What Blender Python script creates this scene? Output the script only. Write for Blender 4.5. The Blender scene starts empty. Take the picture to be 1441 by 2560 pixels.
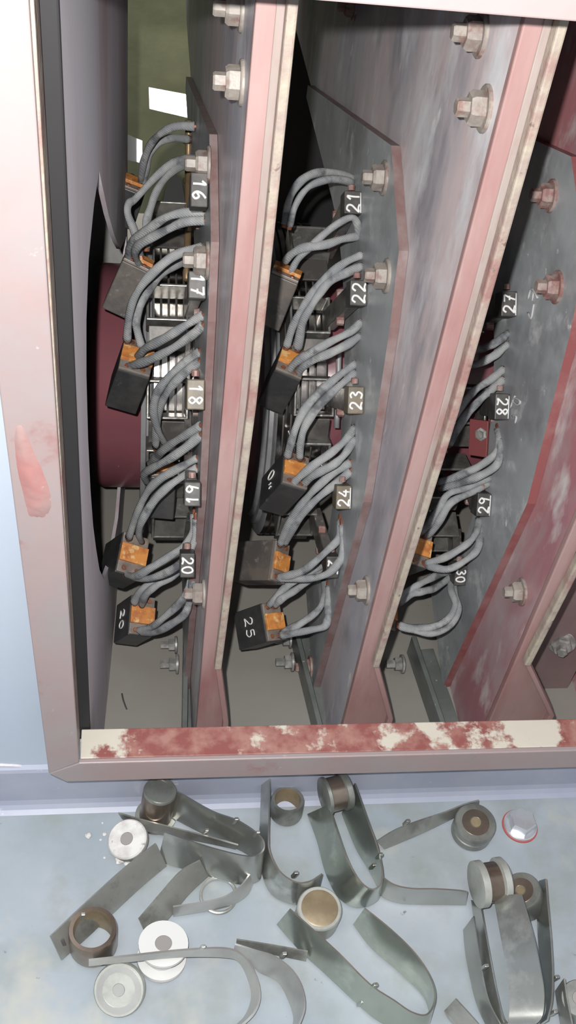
import bpy, bmesh, math, random
from mathutils import Vector as V, Matrix
random.seed(7)
SC = bpy.context.scene
COL = SC.collection
# ------------------------------------------------------------------ camera
FPX, CX, CY = 2600.0, 720.5, 1280.0
_d = V((315-CX, 3900-CY, FPX)).normalized()          # straight down, seen from the camera
_b = 0.009
_X = V((1, _b, -(_d.x+_d.y*_b)/_d.z)).normalized()
_Z = -_d
_Y = _Z.cross(_X)
R = Matrix((_X, _Y, _Z))
CAM = V((0, -0.434, 0.73))
cd = bpy.data.cameras.new('camera'); cam = bpy.data.objects.new('camera', cd); COL.objects.link(cam)
cd.sensor_fit = 'HORIZONTAL'; cd.sensor_width = 36.0; cd.lens = 36.0*FPX/1441.0
cd.clip_start = 0.01; cd.clip_end = 50
cr, cu, cb = R @ V((1,0,0)), R @ V((0,-1,0)), R @ V((0,0,-1))
m = Matrix((cr, cu, cb)).transposed().to_4x4(); m.translation = CAM
cam.matrix_world = m
SC.camera = cam
# ------------------------------------------------------------------ world, lights, exposure
w = bpy.data.worlds.new('world'); SC.world = w; w.use_nodes = True
w.node_tree.nodes['Background'].inputs[0].default_value = (0.90, 0.94, 1.0, 1)
w.node_tree.nodes['Background'].inputs[1].default_value = 0.50
ld = bpy.data.lights.new('phone_flash', 'POINT'); ld.energy = 32; ld.shadow_soft_size = 0.004; ld.color = (1.0, 0.975, 0.95)
flash = bpy.data.objects.new('phone_flash', ld); COL.objects.link(flash)
flash.location = CAM + cr*(-0.018) + cu*0.020 - cb*0.0
la = bpy.data.lights.new('ceiling_lamp', 'AREA'); la.shape = 'RECTANGLE'; la.size = 1.6; la.size_y = 0.8; la.energy = 26; la.color = (0.86, 0.93, 1.0)
lamp = bpy.data.objects.new('ceiling_lamp', la); COL.objects.link(lamp); lamp.location = (-0.2, -0.75, 2.9)
lb = bpy.data.lights.new('far_side_fill', 'AREA'); lb.size = 0.9; lb.energy = 60; lb.color = (1.0, 0.97, 0.9)  # unseen fill light, added to brighten the person and the left panel
far_fill = bpy.data.objects.new('far_side_fill', lb); COL.objects.link(far_fill); far_fill.location = (-0.3, 1.25, 1.75); far_fill.rotation_euler = (math.radians(-18), 0, 0)
SC.view_settings.view_transform = 'Standard'; SC.view_settings.look = 'None'
SC.view_settings.gamma = 1.0; SC.view_settings.use_curve_mapping = False
SC.view_settings.exposure = 0.0

# ------------------------------------------------------------------ measuring helpers (photo pixel -> world point)
def ray(x, y): return R @ V(((x-CX)/FPX, (y-CY)/FPX, 1.0))
def pX(x, y, X): r = ray(x, y); return CAM + r*((X-CAM.x)/r.x)
def pY(x, y, Y): r = ray(x, y); return CAM + r*((Y-CAM.y)/r.y)
def pZ(x, y, Z): r = ray(x, y); return CAM + r*((Z-CAM.z)/r.z)
def pD(x, y, D): return CAM + ray(x, y).normalized()*D
AY, AZ, RR, RD = 0.356, 0.117, 0.1475, 0.104          # rotor axis, ring radius, drum radius
def pC(x, y, rad, cap=0.95):                           # front of a cylinder round the rotor axis
    r = ray(x, y).normalized()
    oy, oz = CAM.y-AY, CAM.z-AZ
    a = r.y*r.y+r.z*r.z; b = oy*r.y+oz*r.z; c = oy*oy+oz*oz-rad*rad
    q = b*b-a*c
    t = (-b-math.sqrt(q))/a if q > 0 else -b/a
    return CAM + r*min(t, cap)

# ------------------------------------------------------------------ materials
def mat(name, base, rough=0.5, metal=0.0, layers=(), bump=0.0, bscale=60.0, spec=0.5, stretch=(1,1,1), coat=0.0):
    """layers: (colour, noise scale, threshold, softness[, rough])"""
    M = bpy.data.materials.new(name); M.use_nodes = True
    nt = M.node_tree; N = nt.nodes; L = nt.links
    p = N['Principled BSDF']
    p.inputs['Roughness'].default_value = rough; p.inputs['Metallic'].default_value = metal
    p.inputs['Specular IOR Level'].default_value = spec
    p.inputs['Coat Weight'].default_value = coat
    p.inputs['Base Color'].default_value = (*base, 1)
    tc = N.new('ShaderNodeTexCoord'); mp = N.new('ShaderNodeMapping'); mp.inputs['Scale'].default_value = stretch
    L.new(tc.outputs['Object'], mp.inputs['Vector'])
    cur = None; rcur = None
    for i, ly in enumerate(layers):
        col, sc, th, so = ly[:4]
        n = N.new('ShaderNodeTexNoise'); n.inputs['Scale'].default_value = sc; n.inputs['Detail'].default_value = 5; n.inputs['Roughness'].default_value = 0.62
        mo = N.new('ShaderNodeVectorMath'); mo.operation = 'ADD'; mo.inputs[1].default_value = (i*3.7+len(name)*.31, i*1.3, i*5.1)
        L.new(mp.outputs[0], mo.inputs[0]); L.new(mo.outputs[0], n.inputs['Vector'])
        rp = N.new('ShaderNodeMapRange'); rp.inputs['From Min'].default_value = th-so; rp.inputs['From Max'].default_value = th+so
        L.new(n.outputs['Fac'], rp.inputs['Value'])
        mx = N.new('ShaderNodeMix'); mx.data_type = 'RGBA'
        L.new(rp.outputs[0], mx.inputs[0])
        if cur is None: mx.inputs[6].default_value = (*base, 1)
        else: L.new(cur, mx.inputs[6])
        mx.inputs[7].default_value = (*col, 1)
        cur = mx.outputs[2]
        if len(ly) > 4:
            rm = N.new('ShaderNodeMix'); rm.data_type = 'FLOAT'
            L.new(rp.outputs[0], rm.inputs[0])
            if rcur is None: rm.inputs[2].default_value = rough
            else: L.new(rcur, rm.inputs[2])
            rm.inputs[3].default_value = ly[4]; rcur = rm.outputs[0]
    if cur is not None: L.new(cur, p.inputs['Base Color'])
    if rcur is not None: L.new(rcur, p.inputs['Roughness'])
    if bump:
        n = N.new('ShaderNodeTexNoise'); n.inputs['Scale'].default_value = bscale; n.inputs['Detail'].default_value = 4
        L.new(mp.outputs[0], n.inputs['Vector'])
        bp = N.new('ShaderNodeBump'); bp.inputs['Strength'].default_value = bump; bp.inputs['Distance'].default_value = 0.002
        L.new(n.outputs['Fac'], bp.inputs['Height']); L.new(bp.outputs[0], p.inputs['Normal'])
    return M
def braid_mat(name, c1, c2, c3):
    M = mat(name, c1, 0.75, 0.0, ((c2, 70, 0.52, 0.12), (c3, 45, 0.60, 0.06)), spec=0.25)
    nt = M.node_tree; N = nt.nodes; L = nt.links
    wv = N.new('ShaderNodeTexWave'); wv.inputs['Scale'].default_value = 330; wv.inputs['Distortion'].default_value = 3.0
    wv.bands_direction = 'DIAGONAL'
    tc = N.new('ShaderNodeTexCoord'); L.new(tc.outputs['Object'], wv.inputs['Vector'])
    bp = N.new('ShaderNodeBump'); bp.inputs['Strength'].default_value = 0.35; bp.inputs['Distance'].default_value = 0.0006
    L.new(wv.outputs['Fac'], bp.inputs['Height']); L.new(bp.outputs[0], N['Principled BSDF'].inputs['Normal'])
    return M
def grid_print_mat(name):
    return mat(name, (0.50, 0.20, 0.045), 0.6, 0.0, (((0.33, 0.11, 0.03), 90, 0.52, 0.10), ((0.55, 0.36, 0.16), 160, 0.58, 0.05)), 0.15, 200)

CREAM = (0.66, 0.60, 0.50)
M = dict(
 housing = mat('pale_blue_paint', (0.352, 0.405, 0.484), 0.38, 0, (((0.387, 0.431, 0.502), 6, 0.5, 0.2),), 0.04, 25),
 band = mat('lavender_paint', (0.27, 0.29, 0.37), 0.4, 0, (((0.32, 0.34, 0.40), 14, 0.55, 0.15), ((0.5, 0.5, 0.52), 60, 0.70, 0.03)), 0.06, 40),
 ledge = mat('grey_ledge_paint', (0.234, 0.270, 0.297), 0.45, 0, (((0.288, 0.315, 0.342), 12, 0.50, 0.14), ((0.216, 0.239, 0.234), 20, 0.58, 0.12), ((0.333, 0.333, 0.297), 9, 0.62, 0.06), ((0.099, 0.108, 0.122), 75, 0.73, 0.03)), 0.05, 50),
 redline = mat('red_paint_residue', (0.30, 0.06, 0.05), 0.6),
 weld = mat('pale_sealant', (0.58, 0.55, 0.56), 0.6, 0, (((0.42, 0.40, 0.46), 60, 0.5, 0.1),), 0.2, 120),
 frame = mat('worn_red_oxide_frame', (0.253, 0.184, 0.179), 0.42, 0, (((0.276, 0.225, 0.221), 9, 0.48, 0.20), ((0.244, 0.216, 0.216), 16, 0.56, 0.12), ((0.239, 0.124, 0.115), 24, 0.68, 0.05), ((0.386, 0.331, 0.304), 80, 0.72, 0.03)), 0.08, 70),

 scar = mat('patched_pink_paint', (0.28, 0.185, 0.175), 0.5, 0, (((0.30, 0.14, 0.13), 30, 0.5, 0.1), ((0.44, 0.37, 0.31), 50, 0.6, 0.05)), 0.3, 60),
 flange = mat('pink_red_rib_paint', (0.280, 0.166, 0.157), 0.45, 0, (((0.309, 0.209, 0.198), 30, 0.52, 0.16), ((0.247, 0.119, 0.114), 14, 0.60, 0.08)), 0.10, 90, stretch=(1.5, 1, 0.35)),
 dustgrey = mat('grey_dusty_paint', (0.245, 0.195, 0.178), 0.5, 0, (((0.28, 0.24, 0.22), 30, 0.5, 0.15), ((0.25, 0.155, 0.145), 50, 0.58, 0.10)), 0.10, 90, stretch=(1.5, 1, 0.4)),
 creamedge = mat('cream_primer_edge', (0.261, 0.211, 0.184), 0.6, 0, (((0.306, 0.270, 0.216), 60, 0.50, 0.08), ((0.225, 0.126, 0.113), 30, 0.56, 0.08), ((0.135, 0.099, 0.081), 120, 0.68, 0.03)), 0.4, 150),
 web = mat('dark_purple_grey_plate', (0.56, 0.47, 0.47), 0.38, 0, (((0.48, 0.40, 0.41), 7, 0.50, 0.12), ((0.41, 0.41, 0.45), 8, 0.50, 0.10), ((0.29, 0.28, 0.31), 16, 0.58, 0.08), ((0.64, 0.64, 0.66), 18, 0.61, 0.08), ((0.72, 0.71, 0.69), 60, 0.69, 0.05)), 0.14, 60, stretch=(1, 1, 0.5)),
 webred = mat('maroon_plate', (0.420, 0.170, 0.180), 0.36, 0, (((0.330, 0.155, 0.175), 10, 0.50, 0.12), ((0.380, 0.290, 0.300), 12, 0.54, 0.08), ((0.560, 0.510, 0.500), 22, 0.62, 0.07)), 0.16, 60, stretch=(1, 1, 0.5)),
 blank = mat('brownish_maroon_sheet', (0.165, 0.115, 0.112), 0.4, 0, (((0.20, 0.15, 0.147), 12, 0.5, 0.15),), 0.06, 40),
 bracket = mat('dark_slate_bracket', (0.310, 0.333, 0.345), 0.38, 0, (((0.391, 0.414, 0.425), 9, 0.52, 0.12), ((0.218, 0.224, 0.236), 12, 0.54, 0.1), ((0.552, 0.564, 0.575), 26, 0.63, 0.07), ((0.690, 0.690, 0.667), 80, 0.70, 0.04)), 0.12, 60),
 redge = mat('red_brown_edge', (0.15, 0.09, 0.085), 0.45, 0, (((0.20, 0.155, 0.15), 40, 0.52, 0.12),), 0.1, 90),
 rededge = mat('red_edge', (0.20, 0.065, 0.065), 0.45, 0, (((0.24, 0.12, 0.115), 40, 0.55, 0.12),), 0.1, 90),
 panel = mat('smoky_purple_panel', (0.544, 0.480, 0.512), 0.60, 0, (((0.608, 0.592, 0.632), 6, 0.48, 0.14), ((0.464, 0.352, 0.368), 12, 0.60, 0.08)), 0.03, 30, stretch=(1, 1, 0.2), spec=0.3),
 lightplate = mat('pale_grey_plate', (0.36, 0.355, 0.34), 0.5, 0, (((0.28, 0.275, 0.265), 40, 0.55, 0.1),)),
 innerfloor = mat('grey_brown_floor', (0.205, 0.194, 0.173), 0.5, 0, (((0.221, 0.210, 0.189), 14, 0.5, 0.15), ((0.084, 0.079, 0.068), 130, 0.76, 0.02)), 0.03, 60),
 gapshade = mat('black_rubber_seal', (0.010, 0.0095, 0.0105), 0.7),
 redplate = mat('red_plate_paint', (0.15, 0.035, 0.037), 0.55),
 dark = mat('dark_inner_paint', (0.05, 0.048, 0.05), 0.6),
 room = mat('dim_green_wall', (0.20, 0.23, 0.17), 0.8),
 drum = mat('maroon_varnish', (0.178, 0.060, 0.071), 0.30, 0, (((0.149, 0.055, 0.069), 12, 0.5, 0.12), ((0.460, 0.322, 0.287), 55, 0.74, 0.02)), 0.05, 80),
 steel = mat('slip_ring_steel', (0.42, 0.40, 0.38), 0.17, 1.0, (((0.30, 0.27, 0.26), 20, 0.55, 0.1),), 0.04, 200),
 ringside = mat('dusty_ring_side', (0.30, 0.30, 0.31), 0.45, 0.3, (((0.20, 0.20, 0.21), 30, 0.55, 0.1),)),
 holder = mat('holder_casting', (0.27, 0.265, 0.25), 0.34, 0.65, (((0.15, 0.145, 0.13), 60, 0.52, 0.1), ((0.50, 0.49, 0.47), 110, 0.66, 0.04)), 0.18, 150),
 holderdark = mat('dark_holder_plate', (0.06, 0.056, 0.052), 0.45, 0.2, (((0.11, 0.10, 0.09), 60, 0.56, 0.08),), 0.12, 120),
 blocktan = mat('tan_number_block', (0.135, 0.11, 0.075), 0.5, 0, (((0.09, 0.075, 0.055), 90, 0.55, 0.08),), 0.1, 150),
 blockdark = mat('dark_number_block', (0.040, 0.038, 0.036), 0.5, 0, (((0.07, 0.065, 0.06), 90, 0.55, 0.08),), 0.1, 150),
 carbon = mat('carbon_brush_graphite', (0.028, 0.028, 0.029), 0.45, 0, (((0.042, 0.041, 0.040), 60, 0.52, 0.1), ((0.085, 0.08, 0.078), 130, 0.70, 0.04)), 0.15, 140),
 carbonbrown = mat('worn_brown_carbon', (0.095, 0.080, 0.068), 0.5, 0, (((0.055, 0.05, 0.047), 50, 0.52, 0.1), ((0.15, 0.135, 0.12), 110, 0.66, 0.05)), 0.15, 140),
 cap = mat('dull_grey_cap', (0.20, 0.175, 0.155), 0.5, 0.2, (((0.13, 0.105, 0.09), 80, 0.52, 0.1), ((0.30, 0.20, 0.13), 120, 0.66, 0.05)), 0.15, 160),
 orange = grid_print_mat('orange_brush_plate'),
 copper = mat('tarnished_copper', (0.26, 0.105, 0.055), 0.5, 0.4, (((0.14, 0.06, 0.04), 150, 0.52, 0.1),)),
 braid = braid_mat('dusty_grey_braid', (0.205, 0.213, 0.222), (0.29, 0.295, 0.295), (0.10, 0.104, 0.112)),
 chalk = mat('white_marker', (0.66, 0.66, 0.65), 0.7),
 chalkfaint = mat('faint_chalk', (0.40, 0.40, 0.40), 0.8),
 nut = mat('cream_painted_bolt', (0.199, 0.171, 0.152), 0.5, 0, (((0.257, 0.233, 0.204), 120, 0.5, 0.1), ((0.171, 0.100, 0.085), 80, 0.60, 0.06)), 0.25, 200),
 nutred = mat('red_dusty_bolt', (0.20, 0.10, 0.09), 0.5, 0, (((0.28, 0.23, 0.205), 120, 0.52, 0.1),), 0.25, 200),
 nutgrey = mat('grey_dusty_bolt', (0.20, 0.20, 0.19), 0.45, 0.3, (((0.36, 0.35, 0.34), 120, 0.55, 0.1),), 0.25, 200),
 brass = mat('dull_brass_rod', (0.24, 0.165, 0.085), 0.45, 0.4, (((0.13, 0.095, 0.06), 60, 0.55, 0.1),)),
 railgreen = mat('grey_green_bar', (0.085, 0.095, 0.088), 0.4, 0, (((0.12, 0.13, 0.125), 25, 0.52, 0.1), ((0.42, 0.42, 0.40), 130, 0.70, 0.03)), 0.15, 120),
 olive = mat('olive_work_cloth', (0.25, 0.25, 0.15), 0.95, 0, (((0.19, 0.195, 0.115), 9, 0.5, 0.15),), 0.3, 60, spec=0.1),
 skin = mat('skin', (0.45, 0.27, 0.19), 0.6), hair = mat('dark_hair', (0.02, 0.018, 0.016), 0.7),
 boots = mat('black_boots', (0.03, 0.03, 0.03), 0.6),
 reflective = mat('silver_reflective_tape', (0.95, 0.95, 0.95), 0.30, 1.0),
 spring = mat('grey_spring_steel', (0.52, 0.53, 0.495), 0.24, 0.88, (((0.36, 0.37, 0.34), 9, 0.50, 0.18), ((0.64, 0.65, 0.61), 34, 0.62, 0.08)), 0.06, 70),
 springgreen = mat('greenish_spring_steel', (0.51, 0.55, 0.475), 0.24, 0.88, (((0.34, 0.36, 0.32), 9, 0.50, 0.18), ((0.60, 0.65, 0.56), 34, 0.62, 0.08)), 0.06, 70),
 springdark = mat('dark_spring_steel', (0.33, 0.33, 0.305), 0.32, 0.7, (((0.42, 0.42, 0.39), 26, 0.52, 0.12), ((0.22, 0.215, 0.19), 36, 0.6, 0.08)), 0.08, 90),
 springlight = mat('bright_spring_steel', (0.50, 0.50, 0.475), 0.30, 0.7, (((0.40, 0.40, 0.38), 25, 0.52, 0.12),), 0.04, 90),
 bronze = mat('smoky_bronze', (0.30, 0.25, 0.205), 0.28, 0.85, (((0.19, 0.145, 0.115), 24, 0.52, 0.14),), 0.04, 120),
 gunmetal = mat('green_gunmetal', (0.28, 0.29, 0.265), 0.36, 0.7, (((0.18, 0.18, 0.165), 40, 0.52, 0.1),), 0.05, 120),
 palecap = mat('pale_zinc_cap', (0.40, 0.41, 0.375), 0.42, 0.45, (((0.33, 0.34, 0.31), 60, 0.52, 0.1),), 0.06, 120),
 tanbore = mat('tan_bore', (0.25, 0.20, 0.125), 0.45, 0.35, (((0.19, 0.145, 0.09), 60, 0.52, 0.1),)),
 white = mat('white_plaster_dust', (0.54, 0.53, 0.51), 0.85, 0, (((0.42, 0.40, 0.38), 70, 0.54, 0.08), ((0.24, 0.225, 0.215), 110, 0.62, 0.03)), 0.25, 160),
 whitering = mat('white_plastic', (0.52, 0.52, 0.505), 0.5),
 hub = mat('grey_hub', (0.22, 0.205, 0.195), 0.55),
 zinc = mat('bright_zinc_bolt', (0.66, 0.68, 0.72), 0.34, 0.7, (((0.55, 0.57, 0.60), 60, 0.55, 0.1),), 0.05, 120),
)

def sill_material():
    M_ = mat('scraped_sill_paint', (0.20, 0.065, 0.058), 0.5, 0, (((0.29, 0.15, 0.125), 60, 0.52, 0.10),), 0.25, 70)
    nt = M_.node_tree; N = nt.nodes; L = nt.links; p = N['Principled BSDF']
    src = p.inputs['Base Color'].links[0].from_socket
    tc = N.new('ShaderNodeTexCoord'); sx = N.new('ShaderNodeSeparateXYZ'); L.new(tc.outputs['Object'], sx.inputs[0])
    mr = N.new('ShaderNodeMapRange'); mr.inputs['From Min'].default_value = -0.04; mr.inputs['From Max'].default_value = 0.34; L.new(sx.outputs[0], mr.inputs['Value'])
    cr_ = N.new('ShaderNodeValToRGB'); e = cr_.color_ramp.elements     # how much cream primer shows along the sill
    e[0].position = 0.0; e[0].color = (.66,)*3+(1,); e[1].position = 1.0; e[1].color = (.40,)*3+(1,)
    for ps, v in ((.07, .60), (.12, .40), (.30, .40), (.42, .44), (.55, .455), (.68, .54), (.80, .64), (.90, .66), (.94, .42)):
        q = e.new(ps); q.color = (v,)*3+(1,)
    L.new(mr.outputs[0], cr_.inputs[0])
    n = N.new('ShaderNodeTexNoise'); n.inputs['Scale'].default_value = 38; n.inputs['Detail'].default_value = 6; n.inputs['Roughness'].default_value = .65; L.new(tc.outputs['Object'], n.inputs['Vector'])
    ad = N.new('ShaderNodeMath'); ad.operation = 'ADD'; L.new(cr_.outputs[0], ad.inputs[0]); L.new(n.outputs['Fac'], ad.inputs[1])
    r2 = N.new('ShaderNodeMapRange'); r2.inputs['From Min'].default_value = 1.02; r2.inputs['From Max'].default_value = 1.10; L.new(ad.outputs[0], r2.inputs['Value'])
    mx = N.new('ShaderNodeMix'); mx.data_type = 'RGBA'; L.new(r2.outputs[0], mx.inputs[0]); L.new(src, mx.inputs[6]); mx.inputs[7].default_value = (.46, .43, .365, 1)
    L.new(mx.outputs[2], p.inputs['Base Color'])
    return M_
M['sill'] = sill_material()

# ------------------------------------------------------------------ object helpers
def mesh(name, verts, faces, mt, parent=None, smooth=False, mats=None, midx=None):
    me = bpy.data.meshes.new(name); me.from_pydata([tuple(v) for v in verts], [], faces); me.validate()
    for mm in (mats or [mt]): me.materials.append(M[mm])
    if midx:
        for p, i in zip(me.polygons, midx): p.material_index = i
    bm = bmesh.new(); bm.from_mesh(me); bmesh.ops.recalc_face_normals(bm, faces=bm.faces); bm.to_mesh(me); bm.free()
    if smooth:
        for p in me.polygons: p.use_smooth = True
    o = bpy.data.objects.new(name, me); COL.objects.link(o)
    if parent is not None: setpar(o, parent)
    return o
def setpar(o, p):
    o.parent = p; o.matrix_parent_inverse = WORLD[p.name].inverted()
WORLD = {}
class _W(dict):
    def __missing__(self, k): return Matrix.Identity(4)
WORLD = _W()
def tag(o, label, cat, group=None, kind=None):
    if label: o['label'] = label
    if cat: o['category'] = cat
    if group: o['group'] = group
    if kind: o['kind'] = kind
    return o
def thing(name, label, cat, loc, group=None):
    o = bpy.data.objects.new(name, None); COL.objects.link(o); o.location = loc; o.empty_display_size = 0.01
    WORLD[o.name] = Matrix.Translation(loc)
    return tag(o, label, cat, group)
def struct(o): o['kind'] = 'structure'; return o
def bevel(o, wd, seg=2, ang=0.6):
    b = o.modifiers.new('bevel', 'BEVEL'); b.width = wd; b.segments = seg; b.limit_method = 'ANGLE'; b.angle_limit = ang
    return o
def obox(name, c, ax, ay, az, h, mt, parent=None, bv=0.0, mats=None, midx=None):
    c = V(c); vs = []
    for sx in (-1, 1):
        for sy in (-1, 1):
            for sz in (-1, 1): vs.append(c + ax*(sx*h[0]) + ay*(sy*h[1]) + az*(sz*h[2]))
    fs = [(0,1,3,2), (4,6,7,5), (0,4,5,1), (2,3,7,6), (0,2,6,4), (1,5,7,3)]
    o = mesh(name, vs, fs, mt, parent, mats=mats, midx=midx)
    if bv: bevel(o, bv)
    return o
EX, EY, EZ = V((1,0,0)), V((0,1,0)), V((0,0,1))
def box(name, lo, hi, mt, parent=None, bv=0.0):
    lo, hi = V(lo), V(hi)
    return obox(name, (lo+hi)/2, EX, EY, EZ, (hi-lo)/2, mt, parent, bv)
def prism(name, poly, axis, a, b, mt, parent=None, side=None, bv=0.0, smooth=False):
    """poly of 2D points extruded along axis 'X' (points are Y,Z) or 'Y' (points are X,Z)"""
    n = len(poly)
    def P(p, t): return V((t, p[0], p[1])) if axis == 'X' else V((p[0], t, p[1]))
    vs = [P(p, a) for p in poly] + [P(p, b) for p in poly]
    fs = [tuple(range(n)), tuple(range(2*n-1, n-1, -1))] + [(i, (i+1) % n, n+(i+1) % n, n+i) for i in range(n)]
    o = mesh(name, vs, fs, mt, parent, mats=[mt, side] if side else None, midx=[0, 0]+[1]*n if side else None)
    if bv: bevel(o, bv, 2)
    return o
def frame_for(d):
    d = d.normalized(); a = EZ if abs(d.z) < 0.9 else EX
    u = d.cross(a).normalized(); return u, d.cross(u).normalized(), d
def lathe(name, base, axis, prof, mt, parent=None, seg=40, mats=None, pm=None, smooth=True, cap=True):
    """prof: list of (r, h) along axis; pm: material index per profile span"""
    u, v, d = frame_for(V(axis)); base = V(base); vs = []; fs = []; mi = []
    for r, h in prof:
        for k in range(seg):
            a = 2*math.pi*k/seg; vs.append(base + d*h + (u*math.cos(a)+v*math.sin(a))*r)
    for i in range(len(prof)-1):
        for k in range(seg):
            k2 = (k+1) % seg
            fs.append((i*seg+k, i*seg+k2, (i+1)*seg+k2, (i+1)*seg+k)); mi.append(pm[i] if pm else 0)
    if cap:
        fs.append(tuple(range(seg-1, -1, -1))); mi.append(pm[0] if pm else 0)
        fs.append(tuple((len(prof)-1)*seg+k for k in range(seg))); mi.append(pm[-1] if pm else 0)
    o = mesh(name, vs, fs, mt, parent, mats=mats, midx=mi if pm else None)
    if smooth:
        for p in o.data.polygons: p.use_smooth = True
        es = o.modifiers.new('split', 'EDGE_SPLIT'); es.split_angle = 0.6
    return o
def ring_lathe(name, base, axis, prof, mt, parent=None, seg=40, mats=None, pm=None):
    return lathe(name, base, axis, list(prof)+[prof[0]], mt, parent, seg, mats, pm, cap=False)
def catmull(pts, n):
    P = [pts[0]*2-pts[1]] + list(pts) + [pts[-1]*2-pts[-2]]; out = []
    for i in range(1, len(P)-2):
        for k in range(n):
            t = k/n; a, b, c, d = P[i-1], P[i], P[i+1], P[i+2]
            out.append(0.5*((b*2) + (c-a)*t + (a*2-b*5+c*4-d)*t*t + (b*3-a-c*3+d)*t**3))
    out.append(pts[-1]); return out
def tube(name, pts, r, mt, parent=None, seg=8, sub=5, flat=1.0, fdir=None, taper=None):
    P = catmull([V(p) for p in pts], sub) if len(pts) > 2 else [V(p) for p in pts]
    vs = []; fs = []; n = len(P); prev = None
    for i, p in enumerate(P):
        t = (P[min(i+1, n-1)]-P[max(i-1, 0)]).normalized()
        if prev is None:
            u = (fdir - t*fdir.dot(t)).normalized() if fdir is not None else frame_for(t)[0]
        else: u = (prev - t*prev.dot(t)).normalized()
        prev = u; v = t.cross(u)
        rr = r*(taper(i/(n-1)) if taper else 1)
        for k in range(seg):
            a = 2*math.pi*k/seg; vs.append(p + u*(math.cos(a)*rr*flat) + v*(math.sin(a)*rr))
    for i in range(n-1):
        for k in range(seg):
            k2 = (k+1) % seg; fs.append((i*seg+k, i*seg+k2, (i+1)*seg+k2, (i+1)*seg+k))
    fs.append(tuple(range(seg-1, -1, -1))); fs.append(tuple((n-1)*seg+k for k in range(seg)))
    return mesh(name, vs, fs, mt, parent, smooth=True)
def strip(name, pairs, mt, parent=None, zt=0.026, zb=0.0015, th=0.0012, sub=5):
    """sheet strip: pairs of (x,y;x,y[,zt,zb]) give its two long edges over the ledge"""
    A = catmull([pZ(q[0], q[1], q[4] if len(q) > 4 else zt) for q in pairs], sub)
    B = catmull([pZ(q[2], q[3], q[5] if len(q) > 4 else zb) for q in pairs], sub)
    n = len(A); vs = []; fs = []
    for i in range(n):
        t = (A[min(i+1, n-1)]-A[max(i-1, 0)]); nn = t.cross(B[i]-A[i]).normalized()*(th/2)
        vs += [A[i]+nn, B[i]+nn, B[i]-nn, A[i]-nn]
    for i in range(n-1):
        a, b = 4*i, 4*i+4
        for k in range(4): fs.append((a+k, a+(k+1) % 4, b+(k+1) % 4, b+k))
    fs += [(3,2,1,0), (4*n-4, 4*n-3, 4*n-2, 4*n-1)]
    o = mesh(name, vs, fs, mt, parent)
    for p in o.data.polygons: p.use_smooth = True
    es = o.modifiers.new('split', 'EDGE_SPLIT'); es.split_angle = 0.7
    return o

# ------------------------------------------------------------------ setting
o = box('floor', (-1.3, -1.3, -0.03), (1.5, -0.018, 0.0), 'ledge'); struct(o)
OX0, OX1, OZ0, OZ1 = -0.046, 0.480, 0.080, 0.612
def wall_with_hole():
    vs = []; Y0, Y1 = -0.018, -0.010
    outer = [(-1.3, 0.0), (1.5, 0.0), (1.5, 1.3), (-1.3, 1.3)]; inner = [(OX0, OZ0), (OX1, OZ0), (OX1, OZ1), (OX0, OZ1)]
    for Y in (Y0, Y1):
        vs += [(x, Y, z) for x, z in outer] + [(x, Y, z) for x, z in inner]
    fs = []
    for i in range(4):
        j = (i+1) % 4
        fs += [(i, j, 4+j, 4+i), (8+i, 12+i, 12+j, 8+j), (4+i, 4+j, 12+j, 12+i), (i, 8+i, 8+j, j)]
    return mesh('wall_front', vs, fs, 'housing')
struct(wall_with_hole())
# lower band of the housing, with a soft fillet onto the ledge
prof = [(-0.018, 0.0), (-0.030, 0.0), (-0.0262, 0.0015), (-0.0238, 0.0045), (-0.0225, 0.009), (-0.0225, 0.047), (-0.0215, 0.050), (-0.018, 0.051)]
o = prism('trim_1', prof, 'X', -1.3, 1.5, 'band'); struct(o)
for k, (x0, x1, y, hw) in enumerate(((160, 205, 2004, .0012), (500, 525, 1988, .0010), (930, 1010, 1972, .0012), (1140, 1200, 1967, .0013), (1405, 1438, 1958, .0015))):
    a, b = pZ(x0, y, 0), pZ(x1, y-(x1-x0)*0.02, 0)
    struct(obox('trim_%d' % (k+2), (a+b)/2+V((0, 0, .0002)), EX, EY, EZ, ((b.x-a.x)/2, hw, .0004), 'redline', bv=.0003))
o = tube('trim_7', [pY(x, y, -.0185) for x, y in ((-400, 1900), (0, 1912), (60, 1917), (110, 1918), (140, 1926))], .0013, 'weld'); struct(o)
struct(box('floor_inner', (-0.5, -0.010, -0.06), (0.60, 0.95, -0.045), 'innerfloor'))
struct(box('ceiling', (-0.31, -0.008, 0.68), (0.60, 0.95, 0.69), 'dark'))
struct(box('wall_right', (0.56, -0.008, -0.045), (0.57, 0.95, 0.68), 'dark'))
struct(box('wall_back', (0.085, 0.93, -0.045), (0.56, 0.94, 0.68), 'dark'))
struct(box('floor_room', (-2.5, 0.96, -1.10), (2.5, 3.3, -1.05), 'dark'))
struct(box('wall_room', (-2.5, 3.2, -1.05), (2.5, 3.25, 2.2), 'room'))
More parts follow.
